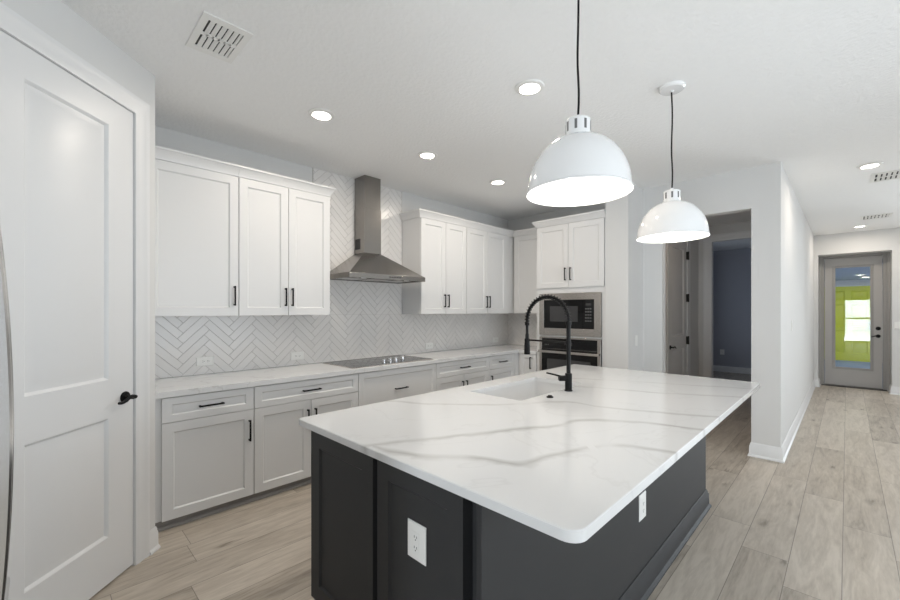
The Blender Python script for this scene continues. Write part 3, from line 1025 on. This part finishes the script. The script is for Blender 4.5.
# cooktop
t = thing('cooktop', (0.36, 2.475, 0.916), 'black glass electric cooktop with four steel knobs set in the counter', 'cooktop')
MB().box(0.075, 0.605, 1.990, 2.960, 0.9158, 0.922).build('glass_top', M_gloss_black, t, 0.002)
m = MB()
m.box(0.068, 0.075, 1.983, 2.967, 0.9158, 0.9235).box(0.605, 0.612, 1.983, 2.967, 0.9158, 0.9235).box(0.075, 0.605, 1.983, 1.990, 0.9158, 0.9235).box(0.075, 0.605, 2.960, 2.967, 0.9158, 0.9235)
m.build('edge_trim', M_steel, t)
burn = mat('burner_mark', (0.05, 0.05, 0.05), 0.15)
for bx, by, br in ((0.22, 2.20, 0.085), (0.44, 2.18, 0.105), (0.22, 2.76, 0.105), (0.33, 2.46, 0.12), (0.47, 2.84, 0.075)):
    m = MB()
    m.lathe([(br, 0), (br, 0.0004), (br - 0.006, 0.0004), (br - 0.006, 0)], (bx, by, 0.9221), 40, cap0=False, cap1=False)
    m.build('burner_ring', burn, t)
for kx, ky in ((0.500, 2.410), (0.482, 2.500), (0.458, 2.592), (0.412, 2.715)):
    k = MB().lathe([(0.025, 0), (0.025, 0.004), (0.021, 0.006), (0.020, 0.030), (0.017, 0.034)], (kx, ky, 0.9221), 24).build('knob', M_chrome, t)
    MB().box(kx - 0.017, kx + 0.017, ky - 0.004, ky + 0.004, 0.9555, 0.966).build('grip', M_chrome, k, 0.001)

# ------------------------------------------------------------------ island
t = thing('kitchen_island', (2.5, 2.2, 0), 'charcoal painted kitchen island base under the white quartz top', 'island')
q0 = [(2.0, 0.945), (3.029, 0.945), (3.029, 3.42), (2.0, 3.42)]
q1 = [(2.006, 0.965), (3.009, 0.965), (3.009, 3.40), (2.006, 3.40)]
m = MB()
m.loops([[(x, y, 0.10) for x, y in q0], [(x, y, 0.8835) for x, y in q0], [(x, y, 0.8835) for x, y in q1], [(x, y, 0.12) for x, y in q1]])
m.build('body', M_island, t)
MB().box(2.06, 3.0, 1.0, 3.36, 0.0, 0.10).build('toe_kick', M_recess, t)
FI = frame((0, 0.9445, 0), (0, -1, 0))
MB(FI).shaker(1.987, 2.489, 0.095, 0.8825, t=0.044, rail=0.075).build('end_panel', M_island, t)
MB(FI).shaker(2.518, 2.960, 0.095, 0.8825, t=0.044, rail=0.068).build('end_panel', M_island, t)
MB().box(3.0295, 3.050, 0.882, 3.435, 0.0, 0.8835).build('side_panel', M_island, t, 0.0015)
IB = [(0, 0), (0.030, 0), (0.030, 0.010), (0.018, 0.024), (0.016, 0.096), (0.010, 0.106), (0.010, 0.114), (0.003, 0.128), (0, 0.128)]
MB().sweep(IB, (3.0505, 0.882, 0), (3.0505, 3.435, 0), (1, 0, 0), 0, 1).sweep(IB, (3.0505, 3.435, 0), (2.10, 3.4355, 0), (0, 1, 0), 1, 0).build('base_trim', M_island, t)
FIL = frame((1.9995, 0, 0), (-1, 0, 0))
for a, b in ((-3.40, -2.92), (-2.91, -2.42), (-2.41, -1.93), (-1.92, -1.44), (-1.43, -0.955)):
    d = MB(FIL).shaker(a, b, 0.11, 0.87).build('door', M_island, t)
    pull(FIL, b - 0.035, 0.72, True, d, n0=0.020)

# island top with sink cut-out
IX0, IX1, IY0, IY1 = 1.877, 3.341, 0.885, 3.690
SX0, SX1, SY0, SY1 = 2.035, 2.437, 1.965, 2.745


def rrect(x0, x1, y0, y1, r, seg=6):
    rs = r if isinstance(r, (list, tuple)) else [r] * 4
    pts = []
    for (cx_, cy_, a0), q in zip((((x0, y0), (1, 1), 180), ((x1, y0), (-1, 1), 270), ((x1, y1), (-1, -1), 0), ((x0, y1), (1, -1), 90)), rs):
        for k in range(seg + 1):
            a = math.radians(a0 + 90 * k / seg)
            pts.append((cx_[0] + cy_[0] * q + q * math.cos(a), cx_[1] + cy_[1] * q + q * math.sin(a)))
    return pts


m = MB()
outer = rrect(IX0, IX1, IY0, IY1, [0.020, 0.045, 0.020, 0.020])
inner = rrect(SX0, SX1, SY0, SY1, 0.020)
zb, zt, ch = 0.884, 0.9145, 0.003


def inset(pts, e, x0, x1, y0, y1):
    return [(x0 + (x - x0) * (1 - 2 * e / (x1 - x0)) + e, y0 + (y - y0) * (1 - 2 * e / (y1 - y0)) + e) for x, y in pts]


out_in = inset(outer, ch, IX0, IX1, IY0, IY1)
rings = []
for lp, z in ((inner, zb), (outer, zb), (outer, zt - ch), (out_in, zt), (inner, zt)):
    rings.append([m.v(x, y, z) for x, y in lp])
n = len(outer)
for A, B in ((rings[1], rings[2]), (rings[2], rings[3])):
    for i in range(n):
        m.face([A[i], A[(i + 1) % n], B[(i + 1) % n], B[i]])
for A, B in ((rings[0], rings[1]), (rings[3], rings[4]), (rings[4], rings[0])):
    for i in range(n):
        m.face([A[i], A[(i + 1) % n], B[(i + 1) % n], B[i]])
tag(m.build('island_countertop', M_quartz), 'large white quartz island top with grey veins around the sink', 'countertop')

# undermount sink: a steel-thin enamel shell
m = MB()
e = 0.006
o1 = rrect(SX0 - e, SX1 + e, SY0 - e, SY1 + e, 0.03)
o2 = rrect(SX0 + 0.004, SX1 - 0.004, SY0 + 0.004, SY1 - 0.004, 0.05)
o3 = rrect(SX0 + 0.03, SX1 - 0.03, SY0 + 0.03, SY1 - 0.03, 0.05)
ou = rrect(SX0 - 0.02, SX1 + 0.02, SY0 - 0.02, SY1 + 0.02, 0.03)
zz = 0.8830
m.loops([[(x, y, zz - 0.235) for x, y in ou], [(x, y, zz) for x, y in ou], [(x, y, zz) for x, y in o1], [(x, y, zz - 0.20) for x, y in o2], [(x, y, zz - 0.225) for x, y in o3]])
sk = thing('kitchen_sink', (2.236, 2.355, zz - 0.235), 'white undermount kitchen sink sunk in the island top', 'sink')
m.build('basin', M_sink, sk)
MB().lathe([(0.045, 0), (0.045, 0.003), (0.032, 0.004), (0.030, 0.001)], (2.236, 2.355, zz - 0.2248), 28).build('drain', M_chrome, sk)

# faucet
t = thing('faucet', (2.49, 2.43, 0.915), 'tall matte black spring neck faucet beside the island sink', 'faucet')
fx, fy = 2.49, 2.43
MB().lathe([(0.026, 0.0), (0.026, 0.006), (0.0225, 0.008), (0.0225, 0.112), (0.019, 0.116)], (fx, fy, 0.915), 28).build('body', M_black, t)
R = 0.160
zc = 1.375
MB().tube([(fx, fy, 1.028), (fx, fy, 1.355)], 0.0138, 18).build('riser', M_black, t)
MB().lathe([(0.0165, 0), (0.0165, 0.02)], (fx, fy, 1.222), 20).build('collar', M_black, t)
MB().lathe([(0.018, 0), (0.018, 0.022)], (fx, fy, 1.345), 20).build('collar', M_black, t)
# hose arc
arc = [(fx, fy, 1.355)] + [(fx - R + R * math.cos(math.pi * i / 32), fy, zc + R * math.sin(math.pi * i / 32)) for i in range(33)]
arc += [(fx - 2 * R, fy, z) for z in (1.34, 1.30, 1.26)]
MB().tube(arc, 0.0095, 14).build('hose', M_black, t)
# coil spring around it
sp_pts = [(fx, fy, 1.362)] + [(fx - R + R * math.cos(math.pi * i / 60), fy, zc + R * math.sin(math.pi * i / 60)) for i in range(61)] + [(fx - 2 * R, fy, 1.362), (fx - 2 * R, fy, 1.348)]
P = [Vector(q) for q in sp_pts]
cum = [0]
for a, b in zip(P, P[1:]):
    cum.append(cum[-1] + (b - a).length)
turns = 25
steps = turns * 10
coil = []
for i in range(steps + 1):
    s = cum[-1] * i / steps
    j = max(k for k in range(len(cum)) if cum[k] <= s + 1e-9)
    j = min(j, len(P) - 2)
    f = (s - cum[j]) / max(cum[j + 1] - cum[j], 1e-9)
    c = P[j].lerp(P[j + 1], f)
    d = (P[j + 1] - P[j]).normalized()
    side = Vector((0, 1, 0))
    nn = d.cross(side).normalized()
    a = 2 * math.pi * turns * i / steps
    coil.append(tuple(c + (side * math.cos(a) + nn * math.sin(a)) * 0.0150))
MB().tube(coil, 0.0037, 6).build('spring', M_black, t)
MB().lathe([(0.016, 0), (0.016, 0.02)], (fx - 2 * R, fy, 1.335), 20).build('collar', M_black, t)
hd = MB().lathe([(0.020, 0), (0.0215, 0.004), (0.0205, 0.06), (0.0165, 0.105), (0.0125, 0.118), (0.0125, 0.145)], (fx - 2 * R, fy, 1.130), 24).build('spray_head', M_black, t)
MB().box(fx - 2 * R - 0.005, fx - 2 * R + 0.005, fy - 0.024, fy - 0.018, 1.19, 1.215).build('button', M_black, hd)
m = MB().tube([(fx - 0.012, fy, 1.232), (fx - 2 * R + 0.014, fy, 1.232)], 0.0065, 12)
m.lathe([(0.0185, 0), (0.0185, 0.016)], (fx - 2 * R, fy, 1.224), 20)
m.build('docking_arm', M_black, t)
hv = Vector((-0.62, -0.785, 0))
fb0 = Vector((fx, fy, 0.998))
MB().tube([tuple(fb0 + hv * 0.018), tuple(fb0 + hv * 0.060), tuple(fb0 + hv * 0.066)], [0.0185, 0.0185, 0.015], 20).build('valve', M_black, t)
MB().tube([tuple(fb0 + hv * 0.052 + Vector((0, 0, 0.012))), tuple(fb0 + hv * 0.10 + Vector((0, 0, 0.026))), tuple(fb0 + hv * 0.150 + Vector((0, 0, 0.038)))], [0.0070, 0.0060, 0.0050], 12).build('handle', M_black, t)
# disposal push button
t = thing('sink_button', (2.508, 2.168, 0.915), 'small round black push button on the island top beside the sink', 'button')
MB().lathe([(0.021, 0), (0.021, 0.004), (0.018, 0.007)], (2.508, 2.168, 0.915), 24).build('base', M_black, t)
MB().lathe([(0.0125, 0), (0.0125, 0.004), (0.010, 0.006)], (2.508, 2.168, 0.9221), 20).build('cap', M_black, t)

# ------------------------------------------------------------------ outlets and switches


def outlet(F, u, v, w, h, label, group=None, horizontal=False, blank=False, name='power_outlet'):
    o = F @ Vector((u, v, 0))
    t = thing(name, o, label, 'outlet' if name == 'power_outlet' else 'light switch', group)
    e_ = 0.004
    m = MB(F)
    m.loops([[(u - w / 2, v - h / 2, 0.0003), (u + w / 2, v - h / 2, 0.0003), (u + w / 2, v + h / 2, 0.0003), (u - w / 2, v + h / 2, 0.0003)],
             [(u - w / 2, v - h / 2, 0.003), (u + w / 2, v - h / 2, 0.003), (u + w / 2, v + h / 2, 0.003), (u - w / 2, v + h / 2, 0.003)],
             [(u - w / 2 + e_, v - h / 2 + e_, 0.006), (u + w / 2 - e_, v - h / 2 + e_, 0.006), (u + w / 2 - e_, v + h / 2 - e_, 0.006), (u - w / 2 + e_, v + h / 2 - e_, 0.006)]])
    m.build('cover_plate', M_plastic, t)
    if name == 'light_switch':
        MB(F).box(u - 0.016, u + 0.016, v - 0.033, v + 0.033, 0.0062, 0.009).build('rocker', M_plastic, t, 0.001)
        return t
    a, b = (0.034, 0.017) if horizontal else (0.017, 0.034)
    ins = MB(F).box(u - a, u + a, v - b, v + b, 0.0062, 0.0078).build('receptacle', M_plastic, t, 0.0006)
    for s in (-1, 1):
        for q in (-1, 1):
            du, dv, hu, hv_ = (s * 0.018, q * 0.006, 0.004, 0.0011) if horizontal else (q * 0.006, s * 0.018, 0.0011, 0.004)
            MB(F).box(u + du - hu, u + du + hu, v + dv - hv_, v + dv + hv_, 0.0079, 0.0084).build('slot', M_slot, ins)
        du, dv = (s * 0.018 + 0.010, 0) if horizontal else (0, s * 0.018 - 0.010)
        MB(F).box(u + du - 0.002, u + du + 0.002, v + dv - 0.002, v + dv + 0.002, 0.0079, 0.0084).build('ground_hole', M_slot, ins)
    return t


FW = frame((0.0085, 0, 0), (1, 0, 0))
for y, z, lab in ((0.962, 1.022, 'white outlet on the tile backsplash nearest the pantry wall'),
                  (1.745, 1.003, 'white outlet on the tile backsplash just left of the cooktop'),
                  (3.470, 0.992, 'white outlet on the tile backsplash just right of the cooktop'),
                  (4.83, 0.998, 'white outlet on the tile backsplash nearest the room corner')):
    outlet(FW, y, z, 0.128, 0.076, lab, 'backsplash outlets', horizontal=True)
outlet(frame((0, 0.9100, 0), (0, -1, 0)), 2.738, 0.648, 0.094, 0.128, 'white outlet on the front end panel of the dark island')
outlet(frame((3.0502, 0, 0), (1, 0, 0)), 2.138, 0.452, 0.088, 0.130, 'white outlet on the long seating side of the dark island')
outlet(frame((0, 11.2995, 0), (0, -1, 0)), 1.69, 0.463, 0.09, 0.125, 'outlet low on the wall of the dark side room')
outlet(frame((2.0902, 0, 0), (1, 0, 0)), 4.727, 1.10, 0.075, 0.12, 'white light switch on the wall return beside the ovens', name='light_switch')
outlet(frame((3.3402, 0, 0), (1, 0, 0)), 5.99, 1.27, 0.075, 0.12, 'white light switch on the bright hall wall', name='light_switch')
outlet(frame((0, 10.2998, 0), (0, -1, 0)), 4.405, 1.19, 0.075, 0.12, 'white light switch on the wall right of the glazed grey door', name='light_switch')

# ------------------------------------------------------------------ ceiling vents


def ceiling_vent(cx_, cy_, lx, ly, label, group, turn=0.0, nrow=6):
    """lx along the slots (two columns), ly across them (nrow slots)"""
    t = thing('ceiling_vent', (cx_, cy_, H), label, 'air vent', group)
    F = frame((cx_, cy_, H), (0, 0, -1)) @ Matrix.Rotation(turn, 4, 'Z')
    m = MB(F)
    hx, hy = lx / 2, ly / 2
    bx, by = 0.042, 0.032
    m.box(-hx, hx, hy - by, hy, 0, 0.006).box(-hx, hx, -hy, -hy + by, 0, 0.006)
    m.box(-hx, -hx + bx, -hy + by, hy - by, 0, 0.006).box(hx - bx, hx, -hy + by, hy - by, 0, 0.006)
    m.box(-0.011, 0.011, -hy + by, hy - by, 0, 0.006)
    p = (ly - 2 * by) / nrow
    for r in range(1, nrow):
        v = -hy + by + p * r
        m.box(-hx + bx, hx - bx, v - 0.0035, v + 0.0035, 0, 0.006)
    m.build('frame', M_plastic, t)
    MB(F).box(-hx + bx, hx - bx, -hy + by, hy - by, 0.0002, 0.0006).build('duct_opening', M_plaster_dark, t)
    for u0, u1 in ((-hx + bx, -0.011), (0.011, hx - bx)):
        for r in range(nrow):
            v0 = -hy + by + p * r + 0.0036
            v1 = v0 + p - 0.0072
            vm = v0 + (v1 - v0) * 0.46
            mm = MB(F)
            mm.loops([[(u, v0 + 0.0005, 0.0058), (u, v0 + 0.003, 0.0058), (u, vm + 0.003, 0.0009), (u, vm, 0.0009)] for u in (u0, u1)])
            mm.build('louver', M_plastic, t)
    return t


ceiling_vent(1.445, 0.660, 0.345, 0.225, 'white ceiling air vent above the left cabinets near the pantry', 'ceiling air vents')
ceiling_vent(4.150, 6.27, 0.40, 0.36, 'white ceiling air vent beside the nearer hall ceiling light', 'ceiling air vents', math.pi / 2, 8)
ceiling_vent(4.10, 8.85, 0.36, 0.33, 'white ceiling air vent next to the far hall light', 'ceiling air vents', math.pi / 2, 7)

# ------------------------------------------------------------------ recessed lights
LABELS = [((1.083, 1.431), 'recessed ceiling light above the left cabinets, nearest the pantry'),
          ((1.068, 2.478), 'recessed ceiling light in front of the steel range hood'),
          ((1.052, 3.540), 'recessed ceiling light before the corner upper cabinets'),
          ((2.352, 2.184), 'recessed ceiling light left of the nearer pendant cord'),
          ((3.950, 5.681), 'recessed ceiling light at the start of the hall'),
          ((3.946, 9.660), 'recessed ceiling light before the glazed door at the hall end')]
proto = None
for (lx, ly), lab in LABELS:
    if proto is None:
        t = thing('recessed_light', (lx, ly, H), lab, 'ceiling light', 'recessed ceiling lights')
        MB().lathe([(0.060, -0.0045), (0.064, -0.013), (0.088, -0.009), (0.093, -0.001), (0.056, -0.001)], (lx, ly, H), 40, cap0=False, cap1=False).build('trim_ring', M_plastic, t)
        MB().lathe([(0.0595, -0.002), (0.0595, -0.006), (0.045, -0.0075)], (lx, ly, H), 40).build('lens', M_lens, t)
        ld = bpy.data.lights.new('recessed_lamp', 'AREA')
        ld.shape = 'DISK'
        ld.size = 0.112
        ld.energy = RECESSED_POWER
        ld.color = WARM
        lo = bpy.data.objects.new('lamp', ld)
        COL.objects.link(lo)
        lo.parent = t
        lo.location = (0, 0, -0.0095)
        proto = t
    else:
        c = copy_tree(proto)
        c.location = (lx, ly, H)
        c['label'] = lab
c = copy_tree(proto)  # unseen extra light, added to brighten the passage door and casing
c.location = (2.75, 5.75, H)
c['label'] = 'added unseen fill light inside the dim passage behind the square opening'
for k in c.children:
    if k.type == 'LIGHT':
        k.data = k.data.copy()
        k.data.energy = 3.2
        k.data.color = (1.0, 0.80, 0.63)
# porch ceiling lights seen through the glass
for px_, py_, lab in ((4.02, 13.9, 'nearer ceiling light of the porch behind the glass door'), (4.13, 14.9, 'farther ceiling light of the porch behind the glass door')):
    c = copy_tree(proto)
    c.location = (px_, py_, 2.31)
    c['label'] = lab
    c['group'] = 'porch ceiling lights'

# ------------------------------------------------------------------ pendant lamps


def pendant(x, y, zr, label):
    t = thing('pendant_lamp', (x, y, zr), label, 'pendant lamp', 'white dome pendants above the island')
    r, h = 0.200, 0.228
    out = [(r + 0.004, 0.0), (r + 0.005, 0.006), (r + 0.001, 0.010)]
    for i in range(1, 15):
        a = math.radians(90 * i / 15 * 0.94)
        out.append((r * math.cos(a) ** 0.92, 0.010 + (h - 0.010) * math.sin(a) / math.sin(math.radians(90 * 14 / 15 * .94))))
    out.append((0.040, h + 0.001))
    MB().lathe(out, (x, y, zr), 64, cap0=False, cap1=False).build('shade', M_pend, t)
    inn = [(r + 0.004, 0.0)] + [(max(q[0] - 0.005, 0.02), q[1] - 0.003) for q in out[3:]]
    MB().lathe(inn, (x, y, zr), 64, cap0=False, cap1=False).build('shade_lining', M_pend_in, t)
    zc_ = zr + h - 0.004
    cp_ = MB().lathe([(0.048, 0), (0.048, 0.068), (0.044, 0.073), (0.012, 0.075), (0.010, 0.090), (0.007, 0.092)], (x, y, zc_), 32).build('cap', M_pend, t)
    for k in range(8):
        a = 2 * math.pi * k / 8 + 0.3
        F = frame((x + 0.0482 * math.cos(a), y + 0.0482 * math.sin(a), zc_), (math.cos(a), math.sin(a), 0))
        MB(F).box(-0.005, 0.005, 0.022, 0.060, -0.0006, 0.0006).build('slot', grey, cp_)
    zt_ = H - 0.022
    pts = [(x + 0.0025 * math.sin(i * 0.9), y + 0.002 * math.sin(i * 1.3), zc_ + 0.09 + (zt_ - zc_ - 0.09) * i / 12) for i in range(13)]
    MB().tube(pts, 0.0045, 10).build('cord', M_black, t)
    MB().lathe([(0.010, -0.034), (0.012, -0.026), (0.066, -0.022), (0.074, -0.014), (0.074, -0.0005)], (x, y, H), 40).build('canopy', M_pend, t)
    m_ = MB().lathe([(0.016, 0.035), (0.018, 0.0), (0.030, -0.03), (0.032, -0.05), (0.024, -0.075), (0.008, -0.086)], (x, y, zr + 0.185), 24)
    m_.build('bulb', M_bulb, t)
    ld_ = bpy.data.lights.new('pendant_bulb', 'POINT')
    ld_.energy = PENDANT_POWER
    ld_.color = (1, 0.96, 0.91)
    ld_.shadow_soft_size = 0.03
    lo_ = bpy.data.objects.new('lamp', ld_)
    COL.objects.link(lo_)
    lo_.parent = t
    lo_.location = (0, 0, 0.065)
    return t


pendant(3.016, 1.525, 1.912, 'nearer and larger looking white dome pendant lamp above the island')
pendant(2.997, 2.818, 1.902, 'farther white dome pendant lamp, its round ceiling canopy in view')

# ------------------------------------------------------------------ refrigerator at the left edge
t = thing('refrigerator', (2.45, -0.5, 0), 'stainless refrigerator with bowed door handle at the left edge', 'refrigerator')
MB().box(1.98, 2.94, -0.96, -0.185, 0.02, 1.78).build('body', M_fridge, t)
MB().box(2.02, 2.90, -0.90, -0.25, 0.0, 0.02).build('foot', M_recess, t)
fd = []
for a, b in ((1.982, 2.458), (2.462, 2.938)):
    fd.append(MB().box(a, b, -0.183, -0.098, 0.76, 1.775).build('door', M_fridge, t, 0.006))
fz = MB().box(1.982, 2.938, -0.183, -0.098, 0.06, 0.752).build('freezer_drawer', M_fridge, t, 0.006)
for hx, dr in ((2.420, fd[0]), (2.500, fd[1])):
    m = MB()
    lps = []
    N_ = 24
    for i in range(N_ + 1):
        z = 0.80 + 0.88 * i / N_
        yo = -0.040 - 0.020 * ((z - 1.17) / 0.45) ** 2
        lps.append([(hx - 0.014, yo - 0.022, z), (hx + 0.014, yo - 0.022, z), (hx + 0.014, yo - 0.004, z), (hx + 0.008, yo, z), (hx - 0.008, yo, z), (hx - 0.014, yo - 0.004, z)])
    m.loops(lps)
    for z in (0.82, 1.655):
        m.box(hx - 0.010, hx + 0.010, -0.098, -0.062, z - 0.012, z + 0.012)
    m.build('handle', M_chrome, dr)
m = MB().tube([(2.10, -0.069, 0.68), (2.76, -0.069, 0.68)], 0.012, 14).box(2.14, 2.16, -0.098, -0.070, 0.67, 0.69).box(2.70, 2.72, -0.098, -0.070, 0.67, 0.69)
m.build('handle', M_chrome, fz)
